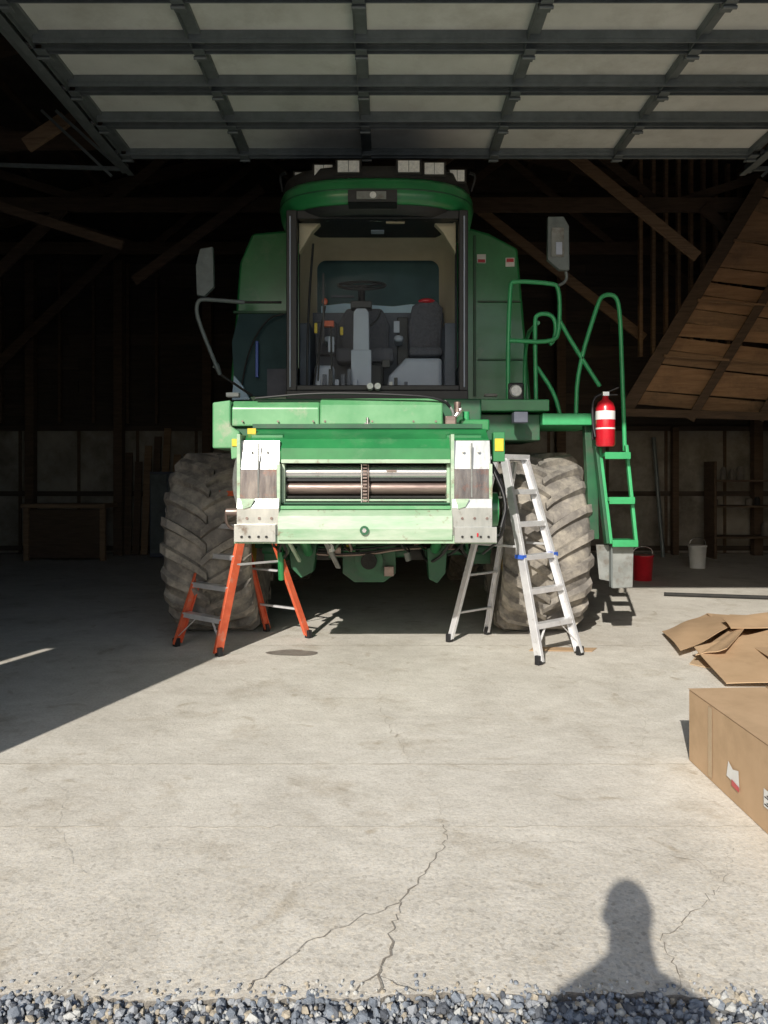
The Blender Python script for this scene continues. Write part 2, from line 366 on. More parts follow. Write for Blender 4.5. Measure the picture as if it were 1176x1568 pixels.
def diag(z): return 3.9+(z-2.78)*(5.75-3.9)/(6.0-2.78)
z=2.78; i=0
while z<6.0:
    yy=12.35-(z-2.78)*.12
    seam=random.uniform(6.2,7.6)
    for xa,xb in ((0,seam-.006),(seam,9.6)):
        a0=xa or diag(z); a1=xa or diag(z+.2)
        dz=random.uniform(-.01,.01); m_=random.choice(['ply','ply','ply2'])
        t.add([(a0,yy,z),(xb,yy,z-.25),(xb,yy-.02,z-.05+dz),(a1,yy-.02,z+.2+dz),(a0,yy+.03,z),(xb,yy+.03,z-.25),(xb,yy+.01,z-.05+dz),(a1,yy+.01,z+.2+dz)],
              [(0,1,2,3),(4,5,6,7),(0,1,5,4),(2,3,7,6),(0,3,7,4),(1,2,6,5)],m_)
    z+=.214
t.beam((3.85,12.25,2.65),(5.85,11.87,6.15),.09,.2,'wood2')
for o in (1.0,2.1,3.2): t.beam((3.85+o,12.2,2.5),(5.85+o,11.8,6.0),.05,.13,'wood2')
for zz in (3.35,4.2,5.1): t.beam((diag(zz+.15)+.08,12.15-(zz-2.78)*.12,zz+.15),(9.6,12.15-(zz-2.78)*.12,zz-.2),.04,.035,'ply2')
t.beam((3.8,12.2,2.62),(9.8,12.2,2.45),.1,.12,'wood2')
t.box(7.5,7.65,12.3,12.45,0,2.5,'wood2'); t.box(5.9,6.02,15.7,15.85,0,2.6,'wood2')
t.done()

# ---------------------------------------------------------------- overhead door in open position
od=empty('overhead_door')
DZ=5.0; x0,x1=-2.70,3.86; ye=8.09
p=B('liner_panels',od); rl=B('rails_and_stiles',od,.003)
xs=[x0,-1.46,-.18,1.15,2.45,x1]
pitch=.66; k=0; y=ye
def rail(ya,yb,drop=.035,lip=True):
    rl.box(x0,x1,ya,yb,DZ-drop+.03,DZ+.034,'galv')
    if lip: rl.box(x0,x1,ya,ya+.008,DZ-drop-.005,DZ-drop+.0295,'galv')
while y>2.9:
    p.box(x0,x1,y-pitch+.006,y-.006,DZ+.035,DZ+.075,'doorwhite')
    rail(y-.05,y-.006); rail(y-pitch+.006,y-pitch+.055)
    if k>0:
        rail(y-.20,y-.145,.06); rail(y-.125,y-.085,.02,False)
    for xx in xs:
        rl.box(xx-.05,xx+.05,y-pitch+.058,y-.053,DZ+.0,DZ+.033,'galv')
        rl.box(xx-.05,xx-.042,y-pitch+.058,y-.053,DZ-.045,DZ-.001,'galv')
        rl.box(xx-.045,xx+.045,y-.09,y+.09,DZ-.06,DZ-.046,'galv')   # hinge
        rl.cyl((xx-.05,y,DZ-.075),(xx+.05,y,DZ-.075),.014,'galv',n=8)
    y-=pitch; k+=1
rl.box(x0,x1,ye-.004,ye+.03,DZ-.05,DZ+.08,'galv')
p.done(); rl.done()
tr=B('door_tracks',od,.002)
for xx,s_ in ((x0-.09,-1),(x1+.09,1)):
    tr.box(xx-.03,xx+.03,2.5,8.5,DZ-.075,DZ-.065,'galv'); tr.box(xx+s_*.03,xx+s_*.038,2.5,8.5,DZ-.075,DZ+.04,'galv')
    tr.box(xx+s_*.04,xx+s_*.12,2.5,8.55,DZ-.03,DZ-.022,'galv'); tr.box(xx+s_*.112,xx+s_*.12,2.5,8.55,DZ-.022,DZ+.05,'galv')
    for yy in (4.2,6.3,8.45):
        tr.beam((xx+s_*.13,yy,DZ+.05),(xx+s_*.13,yy,6.4),.04,.006,'galv'); tr.beam((xx+s_*.13,yy,DZ+.05),(xx+s_*.6,yy+.5,6.3),.04,.006,'galv')
    tr.beam((xx+s_*.1,8.45,DZ-.02),(xx+s_*2.6,8.6,DZ+.12),.04,.04,'galv')
    tr.beam((xx+s_*.1,8.45,DZ-.02),(xx+s_*.75,8.3,DZ+.55),.03,.03,'galv')
    tr.beam((xx+s_*.2,8.45,DZ-.1),(xx+s_*.95,8.4,DZ+.6),.03,.03,'galv')
    for k in range(6): tr.cyl((xx-s_*.03,8.0-k*.66,DZ-.02),(xx+s_*.02,8.0-k*.66,DZ-.02),.03,'steel',n=12)
tr.done()

# ---------------------------------------------------------------- combine
cb=empty('combine_harvester'); CX=-.067
def wheel(name,cx,cy,R,W,lug=True,nl=21):
    b=B(name,cb); h=W/2; k=R/.92
    prof=[(-h*.70,.40),(-h*.92,.52),(-h*1.0,.68),(-h*.98,.79),(-h*.86,.845),(-h*.45,.865),(0,.87),(h*.45,.865),(h*.86,.845),(h*.98,.79),(h,.68),(h*.92,.52),(h*.70,.40)]
    n=64; R_=[]
    for px,pr in prof: R_.append([(cx+px,cy-pr*k*math.cos(2*math.pi*i/n),R+pr*k*math.sin(2*math.pi*i/n)) for i in range(n)])
    b.rings(R_,'tyre',cap=False)
    rim=[(-h*.70,.40),(-h*.66,.36),(-h*.2,.34),(-h*.15,.12),(h*.15,.12),(h*.2,.34),(h*.66,.36),(h*.70,.40)]
    b.rings([[(cx+px,cy-pr*k*math.cos(2*math.pi*i/32),R+pr*k*math.sin(2*math.pi*i/32)) for i in range(32)] for px,pr in rim],'rim')
    if lug:
        for side in (-1,1):
            for i in range(nl):
                t0=2*math.pi*(i+(.5 if side>0 else 0))/nl; sec=[]
                for u in np.linspace(0,1,7):
                    xx=side*h*(1.02-u*1.08); th=t0+.30*(1-u)**.8
                    ax=abs(xx)/h
                    base=.83 if ax<.9 else .74; topr=.925 if ax<.88 else .862
                    hw=.042*(1.0+.25*(1-u))/.9
                    sec.append([(cx+xx,cy-r_*k*math.cos(th+d),R+r_*k*math.sin(th+d)) for r_,d in ((base,-hw*1.25),(topr,-hw*.8),(topr,hw*.8),(base,hw*1.25))])
                b.rings(sec,'tyre',smooth=False)
    return b.done()
wheel('front_wheel_left',-1.70,8.15,.925,.83); wheel('front_wheel_right',1.57,8.15,.925,.83)
wheel('rear_wheel_left',-1.35,12.0,.6,.42,nl=16); wheel('rear_wheel_right',1.2,12.0,.6,.42,nl=16)

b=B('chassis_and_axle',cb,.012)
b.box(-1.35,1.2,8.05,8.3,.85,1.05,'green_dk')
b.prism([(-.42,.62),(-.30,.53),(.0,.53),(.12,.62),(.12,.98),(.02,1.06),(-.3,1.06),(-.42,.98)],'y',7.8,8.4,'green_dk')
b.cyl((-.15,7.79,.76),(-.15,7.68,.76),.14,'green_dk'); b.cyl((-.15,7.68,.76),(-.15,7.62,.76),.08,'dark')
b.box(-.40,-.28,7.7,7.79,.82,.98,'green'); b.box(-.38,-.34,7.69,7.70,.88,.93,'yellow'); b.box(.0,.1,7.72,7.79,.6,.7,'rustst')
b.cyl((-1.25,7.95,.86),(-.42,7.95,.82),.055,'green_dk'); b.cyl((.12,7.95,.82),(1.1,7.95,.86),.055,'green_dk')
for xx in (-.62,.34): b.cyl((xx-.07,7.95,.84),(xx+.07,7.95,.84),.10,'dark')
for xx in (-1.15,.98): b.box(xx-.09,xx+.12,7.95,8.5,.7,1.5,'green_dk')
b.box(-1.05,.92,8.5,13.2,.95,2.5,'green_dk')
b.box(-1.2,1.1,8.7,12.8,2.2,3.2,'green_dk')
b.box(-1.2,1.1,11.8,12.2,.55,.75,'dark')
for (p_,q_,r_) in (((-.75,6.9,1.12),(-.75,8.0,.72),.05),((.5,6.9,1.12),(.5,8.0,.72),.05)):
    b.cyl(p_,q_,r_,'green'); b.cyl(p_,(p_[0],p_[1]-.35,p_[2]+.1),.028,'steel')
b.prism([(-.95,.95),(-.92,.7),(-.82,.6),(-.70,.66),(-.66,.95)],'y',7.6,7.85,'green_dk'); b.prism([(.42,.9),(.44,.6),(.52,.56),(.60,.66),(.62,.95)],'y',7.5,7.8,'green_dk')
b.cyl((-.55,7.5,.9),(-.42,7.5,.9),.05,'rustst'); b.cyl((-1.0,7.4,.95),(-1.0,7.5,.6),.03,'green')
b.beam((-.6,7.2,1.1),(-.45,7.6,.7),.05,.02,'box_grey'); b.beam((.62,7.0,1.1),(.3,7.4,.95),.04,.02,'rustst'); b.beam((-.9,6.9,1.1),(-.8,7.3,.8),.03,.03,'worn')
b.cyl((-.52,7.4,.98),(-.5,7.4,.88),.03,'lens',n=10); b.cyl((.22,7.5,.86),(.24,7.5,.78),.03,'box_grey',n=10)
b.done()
b=B('hoses_and_lines',cb)
for k in range(16):
    xs_=random.uniform(-1.05,-.35) if k%2 else random.uniform(.1,.85)
    b.tube([(xs_,7.0,1.12),(xs_+random.uniform(-.2,.2),7.3,random.uniform(.85,1.0)),(xs_+random.uniform(-.2,.2),7.6,random.uniform(.7,.95)),(xs_*.6,7.9,1.1)],random.choice([.009,.013,.015]),random.choice(['black','green_dk','black','dark','rustst']))
for k in range(8):
    zz=random.uniform(.8,1.05); b.tube([(-1.0,7.7,zz),(-.3,7.6+random.uniform(-.05,.1),zz-.05),(.3,7.65,zz+.05),(.95,7.8,zz)],random.choice([.008,.012]),random.choice(['black','rustst','green_dk','black']))
b.done()

# feeder house
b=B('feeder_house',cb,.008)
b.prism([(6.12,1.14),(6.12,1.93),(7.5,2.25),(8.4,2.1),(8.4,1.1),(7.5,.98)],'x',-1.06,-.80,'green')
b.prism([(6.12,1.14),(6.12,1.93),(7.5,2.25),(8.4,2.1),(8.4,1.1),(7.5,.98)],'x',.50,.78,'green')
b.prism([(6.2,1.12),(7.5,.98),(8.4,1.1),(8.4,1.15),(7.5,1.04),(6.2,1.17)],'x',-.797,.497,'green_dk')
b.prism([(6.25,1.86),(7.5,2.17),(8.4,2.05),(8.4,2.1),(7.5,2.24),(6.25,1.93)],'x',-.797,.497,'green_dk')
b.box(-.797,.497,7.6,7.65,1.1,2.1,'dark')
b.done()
b=B('feeder_face_frame',cb,.006)
b.prism([(6.02,1.715),(6.02,1.80),(6.10,1.90),(6.28,1.99),(6.42,2.0),(6.42,1.94),(6.14,1.84),(6.08,1.715)],'x',-1.10,.83,'green')
b.box(-.80,.517,5.985,6.015,1.712,1.822,'green')
b.box(-.80,.517,5.978,5.984,1.705,1.735,'worn')
b.box(-1.07,.80,6.26,6.36,1.992,2.03,'green_dk')
for xa,xb,s_ in ((-1.136,-.81,-1),(.523,.835,1)):
    b.prism([(5.97,1.63),(6.03,1.885),(6.06,1.885),(6.0,1.63)],'x',xa+.015,xb-.005,'plate')
    b.prism([(5.955,1.42),(5.965,1.66),(5.985,1.66),(5.985,1.42)],'x',xa+.02,xb-.02,'scuff')
    b.prism([(5.93,1.15),(5.93,1.36),(5.95,1.43),(6.02,1.43),(6.02,1.15)],'x',xa,xb,'plate')
    xm=(xa+xb)/2
    b.box(xm-.006,xm+.006,5.952,5.968,1.44,1.86,'box_grey')
    b.box(xa-.005,xa+.022,5.96,6.35,1.15,1.93,'worn'); b.box(xb-.022,xb+.005,5.96,6.35,1.15,1.7,'worn')
    for i in range(3):
        for j in range(2):
            b.cyl((xa+.06+i*.095+.02*j,5.93,1.19+j*.09),(xa+.06+i*.095+.02*j,5.918,1.19+j*.09),.011,'rustst',n=8)
    for i in range(2): b.cyl((xm-.06+i*.12,5.99,1.80),(xm-.06+i*.12,5.975,1.80),.012,'steel',n=8)
    b.prism([(xa+.03,1.43),(xm-.02,1.43),(xm-.05,1.37),(xa+.05,1.35)],'y',5.915,5.932,'worn')
b.prism([(5.90,1.115),(5.885,1.20),(5.90,1.30),(5.97,1.345),(6.2,1.345),(6.2,1.09),(5.97,1.085)],'x',-.812,.525,'worn')
b.box(-1.155,.87,5.925,6.15,1.085,1.148,'worn')
b.box(-1.15,-.83,5.89,5.928,1.10,1.235,'plate'); b.box(.54,.865,5.89,5.928,1.095,1.215,'plate')
b.box(-.80,.515,5.95,6.0,1.348,1.375,'green_dusty')
b.cyl((-.15,5.884,1.19),(-.15,5.868,1.19),.035,'green_dk'); b.cyl((-.15,5.868,1.19),(-.15,5.86,1.19),.018,'steel',n=6)
for xx in (-1.09,-1.03,-.96,-.9,.6,.67,.74,.8): b.cyl((xx,5.89,1.14),(xx,5.878,1.14),.010,'dark',n=8)
b.box(.71,.722,5.875,5.9,1.14,1.17,'red')
b.box(-1.1,-1.03,6.19,6.2,1.93,1.99,'yellow')
b.done()
b=B('feeder_chain_and_drum',cb,.003)
b.cyl((-.80,6.14,1.635),(.515,6.14,1.635),.062,'steel',n=28); b.cyl((-.80,6.16,1.51),(.515,6.16,1.51),.055,'rustst',n=28)
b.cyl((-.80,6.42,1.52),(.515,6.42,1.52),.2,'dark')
for zz,yy,m_ in ((1.572,6.09,'black'),(1.44,6.09,'dark'),(1.415,6.06,'worn'),(1.39,6.03,'green_dk')): b.box(-.80,.515,yy,yy+.04,zz-.008,zz+.008,m_)
for k in range(12): b.box(-.168,-.132,6.045,6.07,1.40+k*.026,1.416+k*.026,'rustst')
b.box(-.182,-.172,6.05,6.068,1.39,1.7,'steel'); b.box(-.128,-.118,6.05,6.068,1.39,1.7,'rustst')
for xx in (-.79,.505): b.box(xx-.012,xx+.012,6.04,6.3,1.39,1.7,'worn')
b.box(.02,.10,6.06,6.075,1.64,1.652,'rustst')
b.done()
b=B('side_drive',cb,.004)
b.cyl((.84,6.35,1.33),(.93,6.35,1.33),.14,'green',n=28); b.cyl((.93,6.35,1.33),(.95,6.35,1.33),.05,'rustst')
b.cyl((.86,6.7,1.62),(.93,6.7,1.62),.11,'green_dk'); b.tube([(.86,6.2,1.7),(.98,6.1,1.4),(.92,6.05,1.2)],.014,'black')
b.tube([(.86,6.3,1.75),(1.0,6.3,1.5),(1.02,6.5,1.1),(.9,7,.9)],.012,'black')
b.box(.86,.95,6.05,6.15,1.72,1.95,'green'); b.box(.87,.94,6.04,6.049,1.80,1.9,'yellow')
b.cyl((-1.16,6.15,1.32),(-1.26,6.15,1.32),.03,'rustst'); b.tube([(-1.26,6.15,1.32),(-1.27,6.2,1.2),(-1.15,6.3,1.15)],.014,'rustst')
b.prism([(-1.21,1.74),(-1.22,1.90),(-1.15,1.94),(-1.12,1.92),(-1.13,1.76)],'y',6.1,6.2,'green_dusty'); b.box(-1.205,-1.14,6.088,6.098,1.84,1.9,'yellow')
b.tube([(-1.13,6.4,1.9),(-1.25,6.5,1.7),(-1.27,6.6,1.4),(-1.15,6.9,1.1)],.03,'box_grey'); b.tube([(-1.1,6.5,1.9),(-1.2,6.6,1.7),(-1.22,6.7,1.4),(-1.1,7,1.1)],.016,'black')
b.done()
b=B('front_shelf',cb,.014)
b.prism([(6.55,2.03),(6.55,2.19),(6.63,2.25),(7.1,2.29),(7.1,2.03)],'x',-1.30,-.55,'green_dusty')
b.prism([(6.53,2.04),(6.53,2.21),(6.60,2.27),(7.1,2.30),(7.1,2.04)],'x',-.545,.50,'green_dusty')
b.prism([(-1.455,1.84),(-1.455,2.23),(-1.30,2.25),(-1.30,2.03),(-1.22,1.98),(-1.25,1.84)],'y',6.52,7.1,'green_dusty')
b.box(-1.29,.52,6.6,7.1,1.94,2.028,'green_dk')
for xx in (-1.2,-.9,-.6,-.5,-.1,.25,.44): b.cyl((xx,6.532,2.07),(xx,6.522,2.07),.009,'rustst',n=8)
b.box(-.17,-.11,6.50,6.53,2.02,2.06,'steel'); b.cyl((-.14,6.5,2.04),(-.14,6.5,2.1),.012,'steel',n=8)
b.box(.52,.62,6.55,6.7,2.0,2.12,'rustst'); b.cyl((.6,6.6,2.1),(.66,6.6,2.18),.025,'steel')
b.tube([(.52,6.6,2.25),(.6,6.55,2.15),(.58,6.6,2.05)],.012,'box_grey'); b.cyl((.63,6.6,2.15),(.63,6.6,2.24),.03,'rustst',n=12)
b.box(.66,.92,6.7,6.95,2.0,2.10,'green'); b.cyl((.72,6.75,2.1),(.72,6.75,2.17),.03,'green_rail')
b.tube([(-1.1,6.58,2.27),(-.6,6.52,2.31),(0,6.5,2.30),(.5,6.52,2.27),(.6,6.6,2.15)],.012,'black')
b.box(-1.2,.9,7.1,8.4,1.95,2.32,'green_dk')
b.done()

# cab
b=B('cab_shell',cb,.012)
XL,XR=-.93,.80
b.box(XL,XR,7.30,8.5,2.32,2.42,'black')
for xa,xb in ((XL,XL+.10),(XR-.085,XR)): b.box(xa,xb,7.32,7.44,2.42,4.14,'black')
for xa,xb in ((XL,XL+.08),(XR-.08,XR)): b.box(xa,xb,8.4,8.5,2.42,4.14,'black')
b.box(XL+.10,XR-.085,7.30,7.36,2.42,2.47,'black'); b.box(XL+.1,XR-.085,7.33,7.42,4.06,4.14,'black')
for xx in (XL+.004,XR-.03): b.box(xx,xx+.026,7.44,8.4,2.42,2.75,'green_dk')
b.box(XL+.03,XL+.045,7.30,7.318,2.45,4.08,'grey'); b.box(XR-.045,XR-.03,7.30,7.318,2.45,4.08,'grey')
b.done()
def rrect(x0,x1,z0,z1,r,y,n=8):
    P=[]
    for cx,cz,a0 in ((x1-r,z1-r,0),(x0+r,z1-r,90),(x0+r,z0+r,180),(x1-r,z0+r,270)):
        for i in range(n+1):
            a=math.radians(a0+90*i/n); P.append((cx+r*math.cos(a),y,cz+r*math.sin(a)))
    return P
b=B('headliner_and_rear_wall',cb)
b.box(XL+.1,XR-.1,7.45,8.42,4.09,4.13,'beige')
b.rings([rrect(XL+.10,XR-.10,2.30,4.085,.10,7.62),rrect(XL+.11,XR-.11,2.30,4.07,.16,7.95),rrect(XL+.16,XR-.16,2.30,4.02,.16,8.3),rrect(XL+.20,XR-.20,2.30,3.96,.10,8.40)],'beige',cap=False)
b.done()
b=B('cab_lower_trim',cb,.02)
b.box(XL+.09,XR-.09,8.30,8.46,2.425,3.37,'midgrey')
for xa,xb in ((XL+.095,XL+.20),(XR-.20,XR-.095)): b.box(xa,xb,7.6,8.3,2.425,3.12,'midgrey')
b.box(XL+.21,XR-.21,7.5,8.29,2.422,2.44,'black')
b.box(XL+.2,XL+.42,8.2,8.29,2.9,3.25,'seat'); b.box(.14,.26,8.2,8.29,2.6,3.3,'black')
b.done()
b=B('cab_corner_trim',cb,.01)
for xx,s_ in ((XL+.10,1),(XR-.10,-1)): b.prism([(xx,3.78),(xx,4.085),(xx+s_*.22,4.085),(xx+s_*.13,3.99),(xx+s_*.07,3.89)],'y',7.5,7.6,'beige')
b.done()
b=B('rear_cab_window',cb)
b.box(XL+.17,XR-.17,8.47,8.48,3.371,4.0,'bluegl'); b.prism([(XL+.24,3.40),(XL+.24,3.475),(XL+.5,3.505),(XR-.7,3.47),(XR-.5,3.495),(XR-.24,3.46),(XR-.24,3.40)],'y',8.45,8.465,'paleblue')  # pale blue strip: bright sky in the glass, painted as colour
b.box(XL+.35,XL+.6,8.44,8.465,3.57,3.59,'midgrey')
b.done()
b=B('roof_console',cb,.008)
for k in range(20): xx=random.uniform(-.55,.4); b.tube([(xx,7.44,4.13),(xx+random.uniform(-.1,.1),7.40,4.05),(xx+random.uniform(-.15,.15),7.44,4.10)],.008,random.choice(['black','steel','rustst','seat']))
b.box(.02,.20,7.42,7.46,4.05,4.09,'beige'); b.box(-.13,0,7.7,7.8,4.06,4.085,'grey')
b.box(-.33,.12,7.02,7.3,4.11,4.22,'black'); b.box(-.25,.02,7.005,7.02,4.13,4.20,'box_grey'); b.cyl((-.1,7.0,4.165),(-.1,7.004,4.165),.03,'lens')
b.done()
def sup(a,d,cx,cy,z,n=56,e=3.4):
    R=[]
    for i in range(n):
        t=2*math.pi*i/n; c,s_=math.cos(t),math.sin(t)
        R.append((cx+a*math.copysign(abs(c)**(2/e),c),cy+d*math.copysign(abs(s_)**(2/e),s_),z))
    return R
b=B('cab_roof',cb)
b.rings([sup(.84,.70,-.075,7.95,4.07,e=2.8),sup(.90,.76,-.075,7.95,4.12,e=2.8),sup(.93,.78,-.075,7.95,4.17,e=2.8)],'black')
b.rings([sup(.93,.79,-.075,7.95,4.14,e=2.8),sup(.965,.83,-.075,7.95,4.17,e=2.8),sup(.975,.835,-.075,7.95,4.23,e=2.8),sup(.975,.83,-.075,7.95,4.33,e=2.8),sup(.955,.80,-.075,7.95,4.375,e=2.8),sup(.86,.72,-.075,7.95,4.40,e=2.8)],'green')
b.rings([sup(.978,.836,-.075,7.95,4.255,e=2.8),sup(.983,.841,-.075,7.95,4.262,e=2.8),sup(.978,.836,-.075,7.95,4.27,e=2.8)],'green_dk')
b.rings([sup(.93,.77,-.075,7.95,4.39,e=2.8),sup(.95,.79,-.075,7.95,4.43,e=2.8),sup(.93,.77,-.075,7.95,4.50,e=2.8),sup(.8,.66,-.075,7.95,4.53,e=2.8)],'dark')
b.done()
b=B('roof_lights',cb,.012)
for xx,wd,yy in ((-.80,.12,7.42),(-.57,.17,7.24),(-.33,.20,7.14),(.23,.20,7.14),(.47,.18,7.19),(.70,.14,7.36)):
    b.prism([(yy+.012,4.41),(yy+.012,4.55),(yy+.12,4.53),(yy+.12,4.44)],'x',xx-wd/2-.02,xx+wd/2+.02,'dark'); b.box(xx-wd/2,xx+wd/2,yy,yy+.02,4.43,4.535,'lens')
    b.box(xx-.003,xx+.003,yy-.004,yy,4.43,4.535,'mirror'); b.box(xx-.01,xx+.01,yy+.04,yy+.07,4.36,4.42,'dark')
b.tube([(-1.0,7.6,4.42),(-1.02,7.5,4.54),(-.95,7.45,4.54)],.015,'black'); b.tube([(.86,7.6,4.42),(.9,7.5,4.54),(.82,7.45,4.54)],.015,'black')
b.done()
gb=B('windshield',cb); n=10; vs=[]
for i in range(n+1):
    u=i/n; xx=XL+.10+u*(XR-XL-.185); yy=7.33-.09*math.sin(math.pi*u)
    vs+= [(xx,yy,2.47),(xx,yy+.03,4.06)]
gb.add(vs,[(2*i,2*i+2,2*i+3,2*i+1) for i in range(n)],'glass',True); gb.done()
b=B('wiper',cb); b.tube([(-.62,7.23,2.5),(-.60,7.22,2.9),(-.55,7.21,3.2)],.008,'black'); b.box(-.575,-.56,7.19,7.205,2.85,3.5,'black'); b.done()

b=B('steering_column',cb,.02)
b.prism([(-.31,2.42),(-.30,3.22),(-.27,3.26),(-.18,3.26),(-.15,3.22),(-.14,2.42)],'y',7.58,7.74,'grey')
b.box(-.325,-.125,7.57,7.585,2.42,2.85,'grey')
b.cyl((-.225,7.66,3.26),(-.225,7.8,3.52),.035,'black'); b.box(-.33,-.12,7.6,7.75,3.27,3.34,'black')
b.tube([(-.14,7.66,3.1),(-.06,7.7,3.18),(-.03,7.7,3.26)],.010,'black')
b.done()
b=B('steering_wheel',cb)
pts=[(-.225+.235*math.cos(t),7.80+.20*math.sin(t),3.54+.085*math.sin(t)) for t in np.linspace(0,2*math.pi,33)]
b.tube(pts,.016,'black',it=0)
for t in (.5,2.64,4.7): b.tube([(-.225,7.80,3.52),(-.225+.23*math.cos(t),7.80+.195*math.sin(t),3.54+.085*math.sin(t))],.012,'black',it=0)
b.cyl((-.225,7.80,3.50),(-.225,7.79,3.545),.05,'black')
b.done()
b=B('operator_seat',cb,.04)
b.box(-.50,.10,7.90,8.2,2.78,2.93,'seat'); b.prism([(-.46,2.93),(-.48,3.2),(-.40,3.38),(-.02,3.38),(.06,3.2),(.05,2.93)],'y',8.12,8.24,'seat')
b.box(-.62,-.52,7.90,8.2,2.98,3.05,'grey'); b.box(.1,.2,7.85,8.15,2.98,3.05,'grey'); b.box(-.35,0,7.95,8.2,2.45,2.78,'black')
b.box(-.70,-.50,7.7,7.9,2.445,2.72,'grey')
b.done()
b=B('instructor_seat',cb,.04)
b.prism([(.27,2.9),(.25,3.2),(.30,3.40),(.40,3.46),(.54,3.46),(.62,3.38),(.60,2.9)],'y',8.08,8.2,'seat')
b.box(.25,.60,7.8,8.1,2.83,2.92,'seat'); b.ell((.45,8.11,3.45),(.09,.05,.03),'red')
b.prism([(.02,2.445),(.05,2.62),(.22,2.80),(.59,2.80),(.59,2.445)],'y',7.75,8.05,'grey')
b.done()
b=B('levers_and_monitors',cb,.005)
b.tube([(-.70,7.6,2.45),(-.64,7.6,2.9),(-.585,7.6,3.28)],.010,'black'); b.ell((-.585,7.6,3.33),(.03,.03,.035),'orange')
b.tube([(-.52,7.7,2.5),(-.53,7.7,3.1)],.010,'black'); b.box(-.60,-.50,7.68,7.74,3.10,3.16,'orange'); b.box(-.56,-.5,7.7,7.73,2.85,3.0,'grey')
b.box(-.44,-.41,7.7,7.73,3.02,3.10,'yellow'); b.box(-.68,-.65,7.5,7.52,3.0,3.1,'yellow')
b.box(-.02,.06,7.75,7.8,2.7,2.78,'black'); b.box(.10,.16,7.9,7.93,3.08,3.2,'grey')
b.tube([(-.75,7.5,2.45),(-.74,7.5,3.2),(-.70,7.6,3.9)],.012,'black')
for k in range(7): b.box(-.66+k*.06,-.62+k*.06,7.5,7.53,2.47,2.55+.05*(k%3),random.choice(['midgrey','black','grey']))
for k in range(5): b.box(.0+k*.05,.035+k*.05,7.6,7.65,2.45,2.5+.04*(k%3),random.choice(['midgrey','black','grey','white']))
b.cyl((-.13,7.26,2.44),(-.13,7.2,2.45),.03,'lens'); b.cyl((-.06,7.26,2.44),(-.06,7.2,2.45),.03,'lens')
b.done()

b=B('grain_tank_and_flanks',cb,.03)
b.prism([(-1.60,2.35),(-1.72,2.7),(-1.62,4.0),(-1.48,4.33),(-.9,4.38),(-.9,2.35)],'y',8.62,13.2,'green')
b.prism([(.80,2.35),(.80,4.44),(1.18,4.33),(1.50,4.16),(1.56,3.5),(1.66,2.35)],'y',8.62,13.2,'green')
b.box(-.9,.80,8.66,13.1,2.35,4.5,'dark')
b.done()
b=B('flank_details',cb,.006)
b.box(1.0,1.03,8.60,8.617,2.5,4.3,'green_dk'); b.box(1.05,1.53,8.6,8.617,3.55,3.57,'green_dk'); b.box(1.05,1.58,8.6,8.617,2.9,2.92,'green_dk')
b.box(1.04,1.14,8.605,8.618,3.99,4.09,'white'); b.box(1.05,1.13,8.598,8.604,3.995,4.03,'red')
b.box(1.36,1.46,8.605,8.618,3.95,4.05,'white'); b.box(1.37,1.45,8.598,8.604,4.0,4.04,'red')
b.prism([(-1.68,2.45),(-1.66,2.72),(-1.56,2.60),(-1.48,2.45)],'y',8.5,8.6,'paleblue')
b.prism([(-1.66,2.5),(-1.70,3.1),(-1.62,3.42),(-1.05,3.42),(-1.05,2.5)],'y',8.59,8.61,'bluegl'); b.box(-1.30,-1.05,8.55,8.585,2.5,2.8,'midgrey')
b.box(-1.42,-1.39,8.5,8.54,2.7,3.1,'blue'); b.box(-1.07,-1.03,8.56,8.6,2.4,4.3,'black')
b.box(-1.68,-1.05,8.57,8.612,3.42,3.45,'green_dk'); b.tube([(-1.6,8.55,2.5),(-1.5,8.5,3.0),(-1.3,8.5,3.35),(-1.1,8.5,3.4)],.01,'black')
b.box(-1.50,-1.38,7.3,7.4,2.36,2.40,'white')
b.done()
b=B('marker_lamp',cb,.015)
b.box(1.19,1.34,7.36,7.42,2.33,2.50,'black'); b.cyl((1.262,7.36,2.42),(1.262,7.335,2.42),.06,'lens',r1=.05)
b.box(.95,1.08,7.3,7.35,2.36,2.39,'box_grey'); b.done()

b=B('operator_platform',cb,.008)
b.box(.90,1.56,7.25,8.55,2.22,2.33,'green'); b.box(1.50,2.08,7.28,8.3,2.09,2.20,'green_rail'); b.box(1.2,1.33,7.1,7.24,2.1,2.2,'midgrey')
b.box(.9,1.5,7.4,8.4,1.95,2.2,'green_dk')
b.done()
b=B('handrails',cb)
Y=7.4; R_=.021
def pl(L_,y=Y): return [(a,y,c) for a,c in L_]
b.tube(pl([(1.193,2.29),(1.193,2.92),(1.215,3.44),(1.235,3.484),(1.60,3.462),(1.689,3.43),(1.69,3.02),(1.64,2.89),(1.2,2.91)]),R_,'green_rail')
b.tube(pl([(1.47,2.33),(1.457,3.08),(1.47,3.17),(1.6,3.18),(1.665,3.1),(1.65,2.92),(1.6,2.88)],7.44),R_,'green_rail')
b.tube(pl([(1.69,3.1),(1.80,2.9),(2.075,2.47)]),R_,'green_rail')
b.tube(pl([(1.49,2.67),(1.66,2.42),(1.72,2.19)],7.5),R_,'green_rail')
b.tube(pl([(1.846,2.19),(1.86,2.62),(2.05,3.25),(2.10,3.35),(2.23,3.35),(2.27,3.2),(2.29,2.6),(2.317,1.85)]),R_,'green_rail')
b.tube([(1.5,8.2,2.2),(1.5,8.2,3.1),(1.5,7.5,3.1)],R_,'green_rail')
b.done()
b=B('access_ladder',cb,.005)
b.beam((1.99,7.35,2.15),(2.10,7.25,.97),.10,.03,'green_dk',up=(1,0,0))
